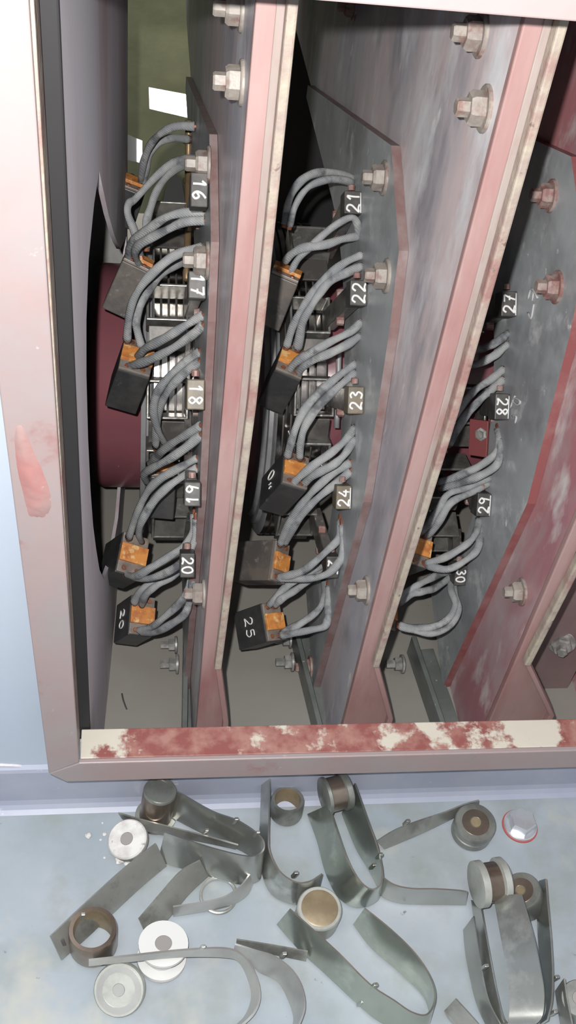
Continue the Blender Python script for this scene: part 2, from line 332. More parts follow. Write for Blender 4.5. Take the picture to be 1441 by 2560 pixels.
# left inner panel: a curved sheet with a big opening for the rotor
from mathutils.geometry import delaunay_2d_cdt
def inside(p, poly):
    c = False; n = len(poly)
    for a in range(n):
        x1, y1 = poly[a]; x2, y2 = poly[(a+1) % n]
        if (y1 > p[1]) != (y2 > p[1]) and p[0] < (x2-x1)*(p[1]-y1)/(y2-y1)+x1: c = not c
    return c
def left_panel():
    CRV = [(-.012, -.0318), (.02, -.0297), (.07, -.0265), (.13, -.0230), (.20, -.0194), (.30, -.0150), (.42, -.0108)]
    def fx(y):
        for (a, xa), (b, xb) in zip(CRV, CRV[1:]):
            if y <= b: return xa+(xb-xa)*(y-a)/(b-a)
        return CRV[-1][1]
    hole = [(.123, .443), (.092, .440), (.058, .426), (.040, .400), (.032, .369), (.030, .325), (.033, .281), (.041, .240), (.053, .206), (.070, .165), (.10, .12), (.16, .075), (.25, .035), (.40, .03), (.40, .24), (.30, .287), (.262, .315), (.225, .345), (.18, .385)]
    outer = [(y, -.045) for y, x in CRV] + [(y, .68) for y, x in reversed(CRV)]
    pts = [V(p) for p in hole+outer]; nh = len(hole); no = len(outer)
    ed = [(k, (k+1) % nh) for k in range(nh)] + [(nh+k, nh+(k+1) % no) for k in range(no)]
    for a in range(1, 14):
        for b in range(1, 24):
            p = (-.012+.432*a/14, -.045+.725*b/24)
            if not inside(p, hole): pts.append(V(p))
    r = delaunay_2d_cdt(pts, ed, [], 0, 1e-6)
    vs = [(fx(p.x), p.x, p.y) for p in r[0]]
    fs = [tuple(f) for f in r[2] if not inside(sum((r[0][k] for k in f), V((0, 0)))/3, hole)]
    o = mesh('wall_left', vs, fs, 'panel', smooth=True)
    so = o.modifiers.new('thick', 'SOLIDIFY'); so.thickness = .003; so.offset = 0
    es = o.modifiers.new('split', 'EDGE_SPLIT'); es.split_angle = 0.6
    return o
struct(left_panel())
struct(box('trim_8', (-.0455, -.0165, .0805), (-.0301, -.0128, .611), 'gapshade', bv=.001))  # added black strip: shade of the frame-to-panel gap put into its colour
_xe = pY(312, 200, .50).x
struct(box('wall_end', (-.30, .50, -.045), (_xe, .515, .68), 'lightplate', bv=.001))
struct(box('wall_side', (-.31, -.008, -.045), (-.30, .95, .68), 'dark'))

# ------------------------------------------------------------------ opening frame (angle iron)
FX0, FX1, FZ0, FZ1 = -0.036, 0.470, 0.095, 0.599
fr = thing('opening_frame', 'pink and grey angle iron frame around the opening with chipped red sill', 'frame', (0.2, -0.045, 0.071))
YF0, YF1, YL = -0.045, -0.041, -0.0175
def fl(name, poly): return bevel(prism(name, poly, 'Y', YF0, YF1, 'frame', fr), .0008)
fl('side_bar', [(-0.0575, .083), (-0.0365, .0965), (-0.0385, .62), (-0.066, .62)])
fl('side_bar', [(0.47, .095), (0.497, .083), (0.497, .62), (0.47, .62)])
fl('bottom_bar', [(-0.046, .0715), (0.487, .0715), (0.497, .083), (0.47, .0952), (-0.0365, .0952), (-0.0575, .083)])
fl('top_bar', [(-0.038, .5995), (0.47, .5995), (0.47, .625), (-0.038, .625)])
box('sill_leg', (-0.036, YF1, .0905), (0.47, YL, .0950), 'sill', fr, .0006)
box('side_leg', (-0.0405, YF1, .0955), (-0.0370, YL-.004, .598), 'creamedge', fr, .0006)
box('side_leg', (0.4702, YF1, .0955), (0.474, YL-.004, .598), 'creamedge', fr, .0006)
box('top_leg', (-0.036, YF1, .5997), (0.47, YL-.004, .603), 'frame', fr, .0006)

def scar():
    vs, fs, mi = [], [], []; n = 22; k = 7
    ctl = [(36, 1062, 26), (32, 1110, 55), (38, 1170, 84), (50, 1225, 98), (60, 1268, 92), (68, 1296, 60)]
    P = [pY(c[0], c[1], -.0455) for c in ctl]; W = [c[2]*.62/2600*.62 for c in ctl]
    Q = catmull([V((p.x, p.z, w)) for p, w in zip(P, W)], 5)
    for i, q in enumerate(Q):
        e = math.sin(math.pi*i/(len(Q)-1))**.5
        for j in range(k):
            u = j/(k-1); vs.append(V((q.x+.0005+q.z*u, -.0448-.0022*e*math.sin(math.pi*u)*random.uniform(.7, 1.2), q.y+random.uniform(-.0006, .0006))))
    for i in range(len(Q)-1):
        for j in range(k-1): fs.append((i*k+j, i*k+j+1, (i+1)*k+j+1, (i+1)*k+j))
    mesh('repair_scar', vs, fs, 'scar', fr, smooth=True)
scar()

# ------------------------------------------------------------------ ribs
OUT = [(.560, .313), (.195, .428), (.135, .394), (.119, .350), (.092, .22), (.118, -.0449)]
OUTB = [(.560, .319), (.197, .434), (.129, .398), (.113, .351), (.086, .22), (.112, -.0449)]
def arc(r, a0, a1, n=14):
    return [(AY+r*math.cos(math.radians(a0+(a1-a0)*k/n)), AZ+r*math.sin(math.radians(a0+(a1-a0)*k/n))) for k in range(n+1)]
def hexbolt(parent, P, d=V((-1, 0, 0)), s=1.0, mt='nut', stub=True):
    u, v, n = frame_for(d)
    b = lathe('hex_bolt', P+n*.0018*s, n, [(.0085*s, 0), (.0085*s, .0055*s), (.0072*s, .0072*s)]+([(.0046*s, .0072*s), (.0046*s, .0125*s), (.0038*s, .0135*s)] if stub else []), mt, parent, seg=6, smooth=False)
    if stub is False: pass
    wsh = lathe('washer', P, n, [(.0115*s, 0), (.0115*s, .0012*s), (.0108*s, .0019*s)], mt, None, seg=24)
    wsh.parent = b; return b
def rib(label, x0, x1, kink, foot, bx, webm, bolts, edge='redge', zk=.112):
    t = thing('support_rib', label, 'rib', (x0, .03, -.0449), 'support ribs behind the opening')
    yb = .80
    poly = [(.034, -.0449), (.118, -.0449), (.098, .22), (.124, .350), (.140, .392), (.197, .425), (.560, .310), (yb, .310), (yb, .67), (.034, .67)]
    prism('web_plate', poly, 'X', x0, x0+.006, webm, t, side=edge)
    fp = [(x0, -.0449), (foot+.004, -.0449), (foot, .040), (kink, zk), (x1, .36), (x1-.0018, .67), (x0-.001, .67)]
    bevel(prism('front_flange', fp, 'Y', .028, .034, 'flange', t), .001)
    wd = x1-x0
    # raised dusty strip and cream lip along the free edge
    sp = [(x0+wd*.52, .118), (kink-.0005, zk+.008), (x1-.0045, .36), (x1-.0060, .67), (x0+wd*.42, .67), (x0+wd*.50, .36)]
    bevel(prism('dusty_strip', sp, 'Y', .0266, .0281, 'dustgrey', t), .0006)
    lp = [(kink-.0052, zk), (kink, zk), (x1, .36), (x1-.0018, .67), (x1-.0066, .67), (x1-.0050, .36)]
    bevel(prism('edge_lip', lp, 'Y', .0190, .0268, 'creamedge', t), .0012)
    lf = [(foot-.0035, -.0449), (foot+.004, -.0449), (foot, .040), (kink, zk), (kink-.0045, zk), (foot-.0045, .040)]
    bevel(prism('edge_lip', lf, 'Y', .0215, .0281, 'flange', t), .0010)
    if bx is not None:
        b = prism('bracket_plate', OUTB + arc(.190, 222, 90, 18) + [(.56, .307)], 'X', bx, x0-.0004, 'bracket', t, side=edge)
    for px, py, on, s, mt in bolts:
        X = x0 if on == 'w' else bx
        hexbolt(t, pX(px, py, X), s=s, mt=mt)
    return t
X1, X2, X3, X4 = .0495, .168, .291, .412
B1, B2, B3 = .0440, .1615, .2840
rib('support rib with pale pink front edge nearest the left side of the frame', X1, .0670, .0632, .0737, B1, 'web',
    ((607, 22, 'w', .95, 'nut'), (607, 207, 'w', .95, 'nut'), (511, 1485, 'w', .95, 'nut'), (524, 412, 'b', 1.0, 'nut'), (521, 652, 'b', 1.05, 'nut')))
rib('support rib with scuffed dark purple plate in the middle of the opening', X2, .1856, .1812, .2057, B2, 'web',
    ((888, 18, 'w', .9, 'nutred'), (1205, 85, 'w', 1.0, 'nut'), (1215, 272, 'w', 1.0, 'nut'), (918, 1476, 'w', .95, 'nut'), (962, 445, 'b', 1.0, 'nut'), (968, 690, 'b', 1.0, 'nut'), (777, 1668, 'b', .95, 'nutred')))
rib('support rib with maroon plate near the right side of the opening', X3, .3095, .2995, .3412, B3, 'webred',
    ((1306, 1480, 'w', .95, 'nut'), (1380, 490, 'b', 1.0, 'nutred'), (1394, 718, 'b', 1.0, 'nutred'), (1068, 1663, 'b', 1.0, 'nutred')), edge='rededge')
rib('support rib farthest right, its maroon plate seen past a black gap', X4, .436, .430, .462, None, 'webred', ())

# blanking plate closing the last bay
bp_ = thing('blanking_plate', 'brownish maroon plate with one grey bolt closing the last bay at right', 'plate', (.40, .11, -.0449))
box('sheet', (.302, .108, -.0449), (.405, .112, .30), 'blank', bp_, .001)
hexbolt(bp_, pY(1405, 1606, .108), V((-.35, -1, .25)), 1.1, 'nutgrey')

# chalk scribbles on the plates
def scribble(name, label, strokes, X, r=.0008, mt='chalkfaint', group=None):
    t = None; c = [V((0,0,0))]
    pts = [[pX(x, y, X) - V((.0004, 0, 0)) for x, y in s] for s in strokes]
    t = thing(name, label, 'chalk mark', pts[0][0], group)
    for s in pts: tube('stroke', s, r, mt, t, seg=5, sub=4)
    return t
scribble('chalk_mark', 'faint chalk arrow and tick on dark bracket beside block 27', [[(1322, 748), (1331, 722), (1346, 745)], [(1336, 730), (1333, 752)], [(1322, 782), (1330, 796), (1337, 760)]], B3-.0003)
scribble('chalk_mark', 'faint chalk loop and hook written on dark bracket beside block 28', [[(1290, 990), (1284, 1003), (1296, 1012), (1303, 1004), (1288, 996), (1278, 1020)], [(1283, 1040), (1293, 1042), (1290, 1058)]], B3-.0003)
scribble('chalk_mark', 'faint chalk three and hook on the maroon rib plate', [[(1206, 1464), (1216, 1468), (1210, 1476), (1222, 1484), (1210, 1484)], [(1214, 1452), (1218, 1446), (1222, 1452)]], X3-.0003)
scribble('chalk_mark', 'faint chalk slash and dots high on the maroon rib plate', [[(1281, 1246), (1288, 1256), (1300, 1272)], [(1272, 1276), (1279, 1282)]], X3-.0003)

# ------------------------------------------------------------------ rotor
rot = thing('slip_ring_rotor', 'maroon rotor drum carrying grooved steel slip rings behind the brushes', 'rotor', (0.1, AY, AZ))
AX = V((1, 0, 0)); RC = V((0, AY, AZ))
lathe('drum', RC, AX, [(.070, -.064), (.070, -.042), (.094, -.040), (.100, -.036), (RD, -.030), (RD, .46)], 'drum', rot, seg=96)
RINGS = ((.004, .054), (.106, .156), (.214, .266))
for a, b in RINGS:
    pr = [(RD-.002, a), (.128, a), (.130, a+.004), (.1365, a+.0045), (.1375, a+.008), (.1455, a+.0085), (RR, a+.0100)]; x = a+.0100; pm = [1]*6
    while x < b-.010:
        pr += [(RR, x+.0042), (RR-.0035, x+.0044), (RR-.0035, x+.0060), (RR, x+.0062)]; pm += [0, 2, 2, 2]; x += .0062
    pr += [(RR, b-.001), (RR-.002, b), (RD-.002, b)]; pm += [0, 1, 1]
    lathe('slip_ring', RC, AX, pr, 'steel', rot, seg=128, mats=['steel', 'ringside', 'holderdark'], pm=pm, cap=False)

# ------------------------------------------------------------------ handwriting
GL = {'0': [[(.5,1),(.15,.8),(.1,.4),(.35,.02),(.7,.1),(.85,.55),(.7,.92),(.45,1)]],
 '1': [[(.2,.7),(.55,1),(.5,.5),(.5,0)]], '2': [[(.1,.75),(.35,1),(.75,.9),(.75,.6),(.4,.3),(.1,.02),(.5,.08),(.9,.0)]],
 '3': [[(.15,.9),(.5,1),(.8,.8),(.45,.55),(.85,.35),(.6,.02),(.1,.1)]], '4': [[(.6,1),(.35,.65),(.1,.35),(.9,.35)],[(.65,.6),(.62,0)]],
 '5': [[(.85,1),(.3,.97),(.25,.6)],[(.25,.6),(.7,.6),(.85,.3),(.55,.02),(.1,.1)]], '6': [[(.75,1),(.3,.7),(.12,.3),(.45,0),(.8,.2),(.6,.48),(.2,.3)]],
 '7': [[(.1,.95),(.5,.97),(.9,1)],[(.9,1),(.6,.5),(.4,0)],[(.3,.5),(.8,.52)]],
 '8': [[(.75,.85),(.4,1),(.2,.78),(.5,.52),(.8,.25),(.5,0),(.2,.22),(.45,.5),(.8,.75),(.75,.85)]],
 '9': [[(.8,.85),(.4,1),(.15,.75),(.45,.52),(.8,.7),(.8,.85)],[(.8,.8),(.72,.4),(.6,0)]], ':': [[(.2,.2),(.25,.5),(.2,.6)],[(.7,.3),(.6,.55),(.75,.7)]]}
def write(txt, c, right, up, h, parent, r=.0008, nrm=None, wf=.75, gap=.12):
    """handwritten strokes centred on c; right/up are the writing's own directions"""
    n = len(txt); tot = n*wf*h+(n-1)*gap*h
    for i, ch in enumerate(txt):
        x0 = -tot/2+i*(wf+gap)*h
        for s in GL[ch]:
            pts = [c + right*(x0+px*wf*h) + up*((py-.5)*h) for px, py in s]
            tube('digit_stroke', pts, r, 'chalk', parent, seg=5, sub=4)

# ------------------------------------------------------------------ brush holders
def holder(num, bpx, bsz, blk, bX, bxpx, cw, tan, vis_box=True, label=None, uline=False):
    c = pX(blk[0], blk[1], bX-.0063)
    rad = V((0, c.y-AY, c.z-AZ)).normalized()
    toc = (CAM-c); toc.x *= .25; toc.normalize()
    n = (rad*.35+toc*.65); n.x = 0; n.normalize()
    t = EX.cross(n).normalized()
    if t.z < 0: t = -t
    H = thing('brush_holder', label, 'brush holder', c, 'brush holders on the bracket plates')
    wx, wt = bsz
    obox('number_block', c, EX, t, n, (wx/2, wt/2, .008), 'blocktan' if tan else 'blockdark', H, .0008)
    if num:
        right, up = ((-t, EX) if cw else (t, -EX))
        write(num, c+n*.0081, right, up, min(wx*.74, wt*.56), H, .00085)
        if uline: tube('digit_stroke', [c+n*.0081+EX*(wx*.42)+t*(wt*.42), c+n*.0081+EX*(wx*.44)-t*(wt*.45)], .0005, 'chalk', H, seg=5)
    # box that guides the brush on the ring
    q = pC(bxpx[0], bxpx[1], RR+.016)
    rn = V((0, q.y-AY, q.z-AZ)).normalized(); rt = EX.cross(rn).normalized()
    if rt.z < 0: rt = -rt
    hw, ht, hd, th = .0165, .0155, .0125, .0022
    vs = []; fs = []
    for d in (-hd, hd):
        for (sx, st) in ((-1,-1),(1,-1),(1,1),(-1,1)): vs.append(q+EX*(sx*hw)+rt*(st*ht)+rn*d)
        for (sx, st) in ((-1,-1),(1,-1),(1,1),(-1,1)): vs.append(q+EX*(sx*(hw-th))+rt*(st*(ht-th))+rn*d)
    for i in range(4):
        j = (i+1) % 4
        fs += [(8+i, 8+j, 12+j, 12+i), (i, 4+i, 4+j, j), (i, j, 8+j, 8+i), (4+i, 12+i, 12+j, 4+j)]
    bevel(mesh('box_frame', vs, fs, 'holder', H), .0007)
    # casting arm from the box to the block
    e0 = q+EX*(hw+.001)+rn*.002; e1 = c-n*.010
    dv = (e1-e0); L = dv.length; dz = dv.normalized(); s1 = dz.cross(rt).normalized(); s2 = dz.cross(s1)
    obox('arm', (e0+e1)/2, dz, s1, s2, (L/2, .004, .0085), 'holder', H, .001)
    # spring plate under the box and clamp screws
    g = q-rt*(ht+.011)+rn*.002
    obox('cover_plate', g, EX, (rt+rn*.35).normalized(), (rn-rt*.35).normalized(), (.0145, .0095, .0012), 'holderdark', H, .0005)
    for s in (-1, 1):
        k = e1*.55+e0*.45+s2*(s*.0105)
        lathe('clamp_screw', k-s1*.001, -s1 if s1.dot(toc) < 0 else s1, [(.0036, 0), (.0036, .004), (.0028, .0055)], 'nutred', H, seg=8)
    # terminal stud
    lathe('terminal_stud', c+t*(wt/2+.002), t, [(.0026, 0), (.0026, .0035), (.002, .0042)], 'nutred', H, seg=10)
    return H
HL = 'brush holder whose %s block carries the white handwritten number %s'
S = (.0115, .0195)
holder('16', None, (.0110, .021), (497, 480), B1, (425, 560), True, False, label='brush holder with dark block numbered 16, topmost in the left bay beside a brass rod')
holder('17', None, (.0115, .0175), (492, 715), B1, (418, 770), True, False, label='brush holder with brownish block numbered 17 under the lower cream bolt of the left rib')
holder('18', None, S, (488, 986), B1, (418, 995), True, True, label='brush holder with tan block numbered 18 beside the brightest ring reflection in left bay')
holder('19', None, (.0110, .0165), (480, 1232), B1, (416, 1150), False, False, label='brush holder with dark block numbered 19 in the left bay, below the tan block')
holder('20', None, (.0105, .018), (468, 1408), B1, (428, 1290), True, False, label='brush holder with its number 20 block half hidden behind hanging leads')
holder('21', None, (.0130, .0165), (878, 512), B2, (768, 625), False, False, label='brush holder with underlined block numbered 21, topmost in the middle bay', uline=True)
holder('22', None, (.0125, .0180), (892, 735), B2, (770, 800), False, False, label='brush holder with dark block numbered 22 beside the lower bracket bolt of middle bay')
holder('23', None, S, (885, 1000), B2, (781, 990), False, True, label='brush holder with tan block numbered 23 next to the maroon gap in middle bay')
holder('24', None, (.0115, .0180), (855, 1240), B2, (770, 1135), False, True, label='brush holder with underlined tan block numbered 24, low in the middle bay', uline=True)
holder('25', None, (.0105, .018), (828, 1412), B2, (738, 1285), True, False, label='brush holder with its number 25 block half hidden behind the middle leads')
holder('27', None, (.0120, .0190), (1265, 762), B3, (1150, 800), False, False, label='brush holder with underlined block numbered 27, highest in the right bay', uline=True)
holder('28', None, (.0115, .0200), (1248, 1016), B3, (1160, 1010), True, False, label='brush holder with dark block numbered 28 beside a chalk loop in the right bay', uline=True)
holder('29', None, (.0115, .0190), (1203, 1258), B3, (1118, 1190), False, False, label='brush holder with small block numbered 29 under the thick leads in right bay', uline=True)
holder('30', None, (.0105, .018), (1146, 1432), B3, (1090, 1330), True, False, label='brush holder with its number 30 block peeping out under the right leads')

# ------------------------------------------------------------------ carbon brushes with their leads
def leads(parent, paths, bX, D1, r=.0032):
    for p in paths:
        n = len(p); P = []
        d0 = min((pX(p[0][0], p[0][1], bX)-CAM).length, .93)
        d1 = D1
        for i, (x, y) in enumerate(p):
            u = i/(n-1); dd = d0*(1-u)+d1*u - .016*math.sin(math.pi*u)
            P.append(pD(x, y, dd))
        o = tube('pigtail', P, r, 'braid', parent, seg=10, sub=6, flat=.78, fdir=-ray(p[n//2][0], p[n//2][1]).normalized(), taper=(lambda u, a=random.random()*6: 1+.09*math.sin(a+9*u)+.07*math.sin(2*a+23*u)))
        e = (P[0]-P[1]).normalized()
        lathe('ferrule', P[0]-e*.0015, e, [(.0021, 0), (.0021, .0055), (.0014, .0068)], 'copper', o, seg=8)
        e = (P[-1]-P[-2]).normalized()
        lathe('ferrule', P[-1]-e*.001, e, [(.0023, 0), (.0023, .0035)], 'copper', o, seg=8)
def brush(label, cap, u2, su, sv, w2, dd, length, D, paths, bX, mt='carbon', capm='orange', txt=None, dlead=0.0, txtface='side'):
    c = pD(cap[0], cap[1], D)
    wv = (pD(cap[0]+w2[0], cap[1]+w2[1], D+dd)-c).normalized()
    uv = pD(cap[0]+u2[0], cap[1]+u2[1], D)-c; uv = (uv-wv*uv.dot(wv)).normalized()
    vv = wv.cross(uv)
    if vv.dot(cu) < 0: vv = -vv
    T = thing('carbon_brush', label, 'carbon brush', c+wv*length/2-vv*sv/2, 'carbon brushes hanging out of their holders')
    obox('block', c+wv*(length/2), uv, vv, wv, (su/2, sv/2, length/2), mt, T, .0009)
    obox('end_cap', c-wv*.0012, uv, vv, wv, (su/2*.97, sv/2*.97, .0012), 'cap', T, .0006)
    pl = obox('insulating_plate', c-wv*.0034, uv, vv, wv, (su/2*.99, sv*.215, .0015), capm, T, .0004)
    for s in (-1, 1):
        for q in (-1, 1):
            lathe('rivet', c+vv*(s*sv*.37)+uv*(q*su*.24)-wv*.0022, -wv, [(.0021, 0), (.0018, .0012)], 'copper', T, seg=10)
    if txt:
        fc = c+wv*(length*.5)-uv*(su/2+.0002)
        write(txt, fc, -vv, -wv, .0112, T, .0006)
    leads(T, paths, bX, D-.004)
    return T
BR = 'carbon brush %s'
brush('carbon brush at the very top, its leads curving in front of the olive clothing', (338, 462), (52, 20), .020, .028, (-24, 75), .012, .034, .93,
   [[(487,316),(440,316),(402,334),(374,366),(358,410),(352,455)], [(472,348),(432,345),(398,358),(374,384),(364,425),(358,458)]], .043)
brush('carbon brush hanging tilted with its brown side shown, below the number 16 block', (345, 655), (64, 22), .022, .026, (-50, 112), .012, .040, .80,
   [[(491,398),(460,399),(432,408),(389,443),(340,496),(322,510),(320,536),(336,578),(352,640)], [(491,412),(451,417),(419,440),(392,478),(375,525),(366,560),(367,620)],
    [(512,531),(462,532),(419,542),(381,566),(346,592),(323,620),(322,653)], [(512,551),(462,555),(419,574),(375,596),(345,615),(338,638),(351,668)]], B1, mt='carbonbrown')
brush('carbon brush in front of the maroon drum, beside the number 17 block', (342, 896), (76, 16), .0245, .033, (-32, 88), .030, .043, .795,
   [[(506,616),(462,628),(427,645),(389,676),(357,710),(334,750),(322,795),(318,850)], [(491,640),(448,659),(410,681),(381,713),(356,752),(342,790),(342,820),(354,866)],
    [(509,787),(462,815),(410,847),(366,870),(343,893)], [(509,813),(480,838),(433,870),(389,893),(351,908),(321,916)]], B1)
brush('carbon brush mostly hidden behind crossing leads, level with the number 19 block', (412, 1178), (58, 10), .020, .026, (-6, 95), .014, .036, .83,
   [[(500,879),(462,906),(421,943),(392,985),(384,1030),(396,1077),(412,1108)], [(500,903),(462,932),(427,969),(404,1008),(392,1057),(389,1118)],
    [(503,1064),(462,1089),(421,1115),(392,1141),(373,1162)], [(503,1087),(462,1121),(419,1150),(381,1170),(361,1186),(367,1206)]], B1)
brush('carbon brush with clean orange plate, second from the bottom in the left bay', (331, 1388), (70, 13), .0230, .0340, (-47, 29), .040, .042, .845,
   [[(494,1145),(448,1170),(401,1197),(369,1230),(342,1285),(322,1345)], [(494,1169),(448,1197),(410,1226),(381,1258),(354,1304),(347,1335),(354,1354)],
    [(487,1285),(484,1331),(462,1363),(427,1389),(375,1421),(340,1440),(316,1437)], [(491,1297),(488,1346),(462,1398),(419,1430),(369,1447),(330,1444)]], B1)
brush('carbon brush marked 20 on its black side, lowest in the left bay', (354, 1540), (62, 4), .0210, .0340, (-38, 24), .040, .042, .885,
   [[(472,1392),(425,1432),(385,1452),(350,1480),(334,1508)], [(474,1400),(432,1440),(390,1465),(364,1488),(354,1514)],
    [(478,1437),(471,1477),(448,1509),(410,1544),(381,1566),(346,1578)], [(481,1449),(477,1491),(462,1535),(427,1561),(389,1581),(351,1582)]], B1, txt='20')
brush('carbon brush half behind the pale rib, beside the number 21 block', (716, 684), (50, 18), .022, .026, (-42, 105), .012, .040, .80,
   [[(883,447),(844,433),(803,431),(769,441),(741,466),(722,505),(712,560)], [(881,468),(872,454),(831,448),(787,459),(759,481),(737,519),(724,565)],
    [(897,587),(895,562),(881,544),(850,556),(812,584),(775,619),(744,650),(729,678)], [(897,590),(856,598),(812,612),(762,619),(731,634),(712,655)]], B2, mt='carbonbrown')
brush('carbon brush with rusty orange plate, level with the number 23 block', (730, 905), (62, 19), .0215, .030, (-44, 84), .030, .043, .80,
   [[(906,637),(869,653),(834,678),(803,709),(772,747),(747,787),(731,820),(717,866)], [(906,665),(869,681),(825,703),(797,737),(775,772),(759,800),(752,830),(745,872)],
    [(904,805),(875,830),(825,855),(775,883),(741,905),(720,930)], [(901,839),(869,861),(825,883),(787,899),(758,917),(745,935)]], B2)
brush('carbon brush with faint white marks on its side, level with the number 24 block', (738, 1178), (60, 4), .0215, .030, (-58, 66), .034, .043, .80,
   [[(890,908),(844,942),(800,980),(762,1024),(741,1067),(727,1111),(719,1142)], [(890,930),(850,964),(812,999),(781,1036),(760,1074),(752,1111),(750,1145)],
    [(887,1068),(865,1099),(831,1130),(787,1161),(753,1189),(729,1213)], [(887,1096),(862,1136),(831,1164),(787,1186),(760,1210)]], B2, txt='0:')
brush('carbon brush turned sideways with a wide brown face, second from bottom in middle bay', (697, 1406), (22, 3), .0185, .034, (-80, 2), .022, .040, .855,
   [[(878,1156),(837,1180),(794,1217),(770,1243),(742,1277),(720,1316),(700,1362)], [(878,1178),(844,1206),(800,1241),(765,1275),(735,1316),(712,1360)],
    [(852,1300),(849,1343),(818,1377),(771,1418),(737,1435),(695,1444)], [(856,1313),(859,1377),(849,1404),(818,1435),(764,1447),(695,1446)]], B2, mt='carbonbrown')
brush('carbon brush marked 25 on its black side, lowest in the middle bay', (682, 1555), (46, -8), .0190, .033, (-62, 20), .030, .042, .885,
   [[(812,1395),(798,1418),(750,1445),(710,1472),(672,1514)], [(815,1405),(778,1446),(740,1475),(706,1496),(687,1514)],
    [(813,1452),(813,1489),(795,1526),(750,1560),(708,1580)], [(822,1466),(821,1510),(820,1545),(812,1566),(781,1574),(737,1583),(703,1588)]], B2, txt='25')
brush('carbon brush behind the middle rib, its leads ending beside block 27', (1140, 880), (50, 10), .020, .028, (-40, 60), .02, .036, .86,
   [[(1272,832),(1251,849),(1226,864),(1206,872),(1165,880)], [(1272,859),(1245,883),(1220,898),(1190,911),(1155,905)]], B3)
brush('carbon brush behind the middle rib, its leads framing block 28', (1070, 1140), (50, 10), .020, .028, (-40, 50), .02, .036, .86,
   [[(1260,922),(1226,950),(1190,974),(1168,998),(1130,1050),(1105,1105)], [(1260,948),(1223,980),(1190,1011),(1159,1048),(1125,1110)],
    [(1246,1073),(1249,1105),(1236,1137),(1195,1168),(1141,1192),(1100,1205)], [(1252,1100),(1252,1128),(1240,1165),(1195,1192),(1148,1209),(1105,1220)]], B3)
brush('carbon brush with an orange corner showing past the middle rib, near block 29', (1050, 1370), (50, 8), .0185, .033, (-50, 20), .030, .040, .875,
   [[(1227,1192),(1175,1215),(1122,1235),(1098,1270),(1078,1305),(1055,1330)], [(1224,1206),(1178,1232),(1130,1255),(1106,1290),(1088,1320),(1068,1340)],
    [(1199,1298),(1189,1335),(1165,1362),(1114,1393),(1066,1408)], [(1201,1312),(1197,1366),(1171,1396),(1120,1423),(1070,1414)]], B3)
brush('carbon brush hidden low behind the middle rib, leads looping under block 30', (965, 1530), (46, 0), .019, .032, (-50, 20), .02, .038, .90,
   [[(1150,1420),(1103,1434),(1062,1454),(1030,1472),(990,1500)], [(1135,1436),(1093,1468),(1060,1478),(1030,1486),(1000,1508)],
    [(1130,1446),(1128,1475),(1139,1512),(1120,1548),(1079,1568),(1036,1570),(1000,1562)], [(1134,1450),(1136,1486),(1146,1524),(1124,1566),(1079,1584),(1032,1574),(1000,1566)]], B3)

# ------------------------------------------------------------------ rods and bars in the bays
t = thing('terminal_rod', 'dull brass rod standing upright behind the number 16 block', 'rod', pC(470, 560, .2))
tube('rod', [pC(472, 300, .17), pC(471, 420, .17), pC(470, 560, .17), pC(467, 700, .172)], .0030, 'brass', t, sub=3, seg=10)
for yy in (352, 452):
    p = pC(470, yy, .17); lathe('collar', p-cu*.002, cu, [(.0042, 0), (.0042, .004)], 'brass', t, seg=12)
t = thing('terminal_rod', 'thin grey rod against the maroon drum left of block 23', 'rod', pD(846, 970, .87))
tube('rod', [pD(848, 860, .865), pD(846, 970, .86), pD(842, 1070, .86)], .0024, 'ringside', t, sub=3, seg=10)
lathe('collar', pD(846, 965, .86)-cu*.002, cu, [(.0036, 0), (.0036, .004)], 'ringside', t, seg=12)
t = thing('terminal_plate', 'red painted plate with a dark bolt below block 28', 'plate', pD(1198, 1095, .86))
_n = ((CAM-pD(1198, 1095, .86)).normalized()+V((-.55, 0, -.25))).normalized(); _u = cr.cross(_n).normalized(); _r = _n.cross(_u).normalized()
obox('sheet', pD(1198, 1095, .862), _r, _u, _n, (.0085, .0150, .0015), 'redplate', t, .0006)
lathe('bolt', pD(1207, 1085, .860), _n, [(.0055, 0), (.0055, .003), (.0035, .0035), (.0035, .006)], 'nutgrey', t, seg=6, smooth=False)
def bar(label, pts, hw, z0, z1, bolts, mt='railgreen'):
    A = [pZ(x, y, z1) for x, y in pts]
    T = thing('support_bar', label, 'bar', V((A[0].x, A[0].y, z0)), 'support bars on the inner floor')
    d = A[1]-A[0]; L = d.length; d.normalize(); s = d.cross(EZ).normalized()
    c = (A[0]+A[1])/2
    obox('upright_leg', V((c.x, c.y, (z0+z1)/2)), d, s, EZ, (L/2, .0022, (z1-z0)/2), mt, T, .0006)
    obox('flat_leg', V((c.x, c.y, z0+.0015))-s*(hw+.0022), d, s, EZ, (L/2, hw, .0015), mt, T, .0005)
    for (x, y), sc in bolts:
        p = pZ(x, y, z0+.016)
        b = lathe('hex_bolt', p, -EX, [(.0065*sc, 0), (.0065*sc, .006*sc), (.0040*sc, .0062*sc), (.0040*sc, .014*sc)], 'nutgrey', T, seg=6, smooth=False)
        wv_ = lathe('washer', p+EX*.002, -EX, [(.0088*sc, 0), (.0088*sc, .002*sc)], 'nutgrey', None, seg=20); wv_.parent = b
    return T
bar('narrow grey bar with two dusty bolts at the foot of the left rib', ((466, 1560), (462, 1840)), .004, -.0449, -.020, (((437, 1612), .9), ((440, 1660), 1.0)))
bar('grey green angle bar sloping across the floor of the middle bay', ((738, 1560), (808, 1840)), .009, -.0449, -.022, (((722, 1600), .9), ((728, 1655), 1.0)))
bar('wide grey green angle bar on the floor of the right bay', ((1035, 1590), (1120, 1840)), .011, -.0449, -.020, (((1003, 1660), 1.0),))
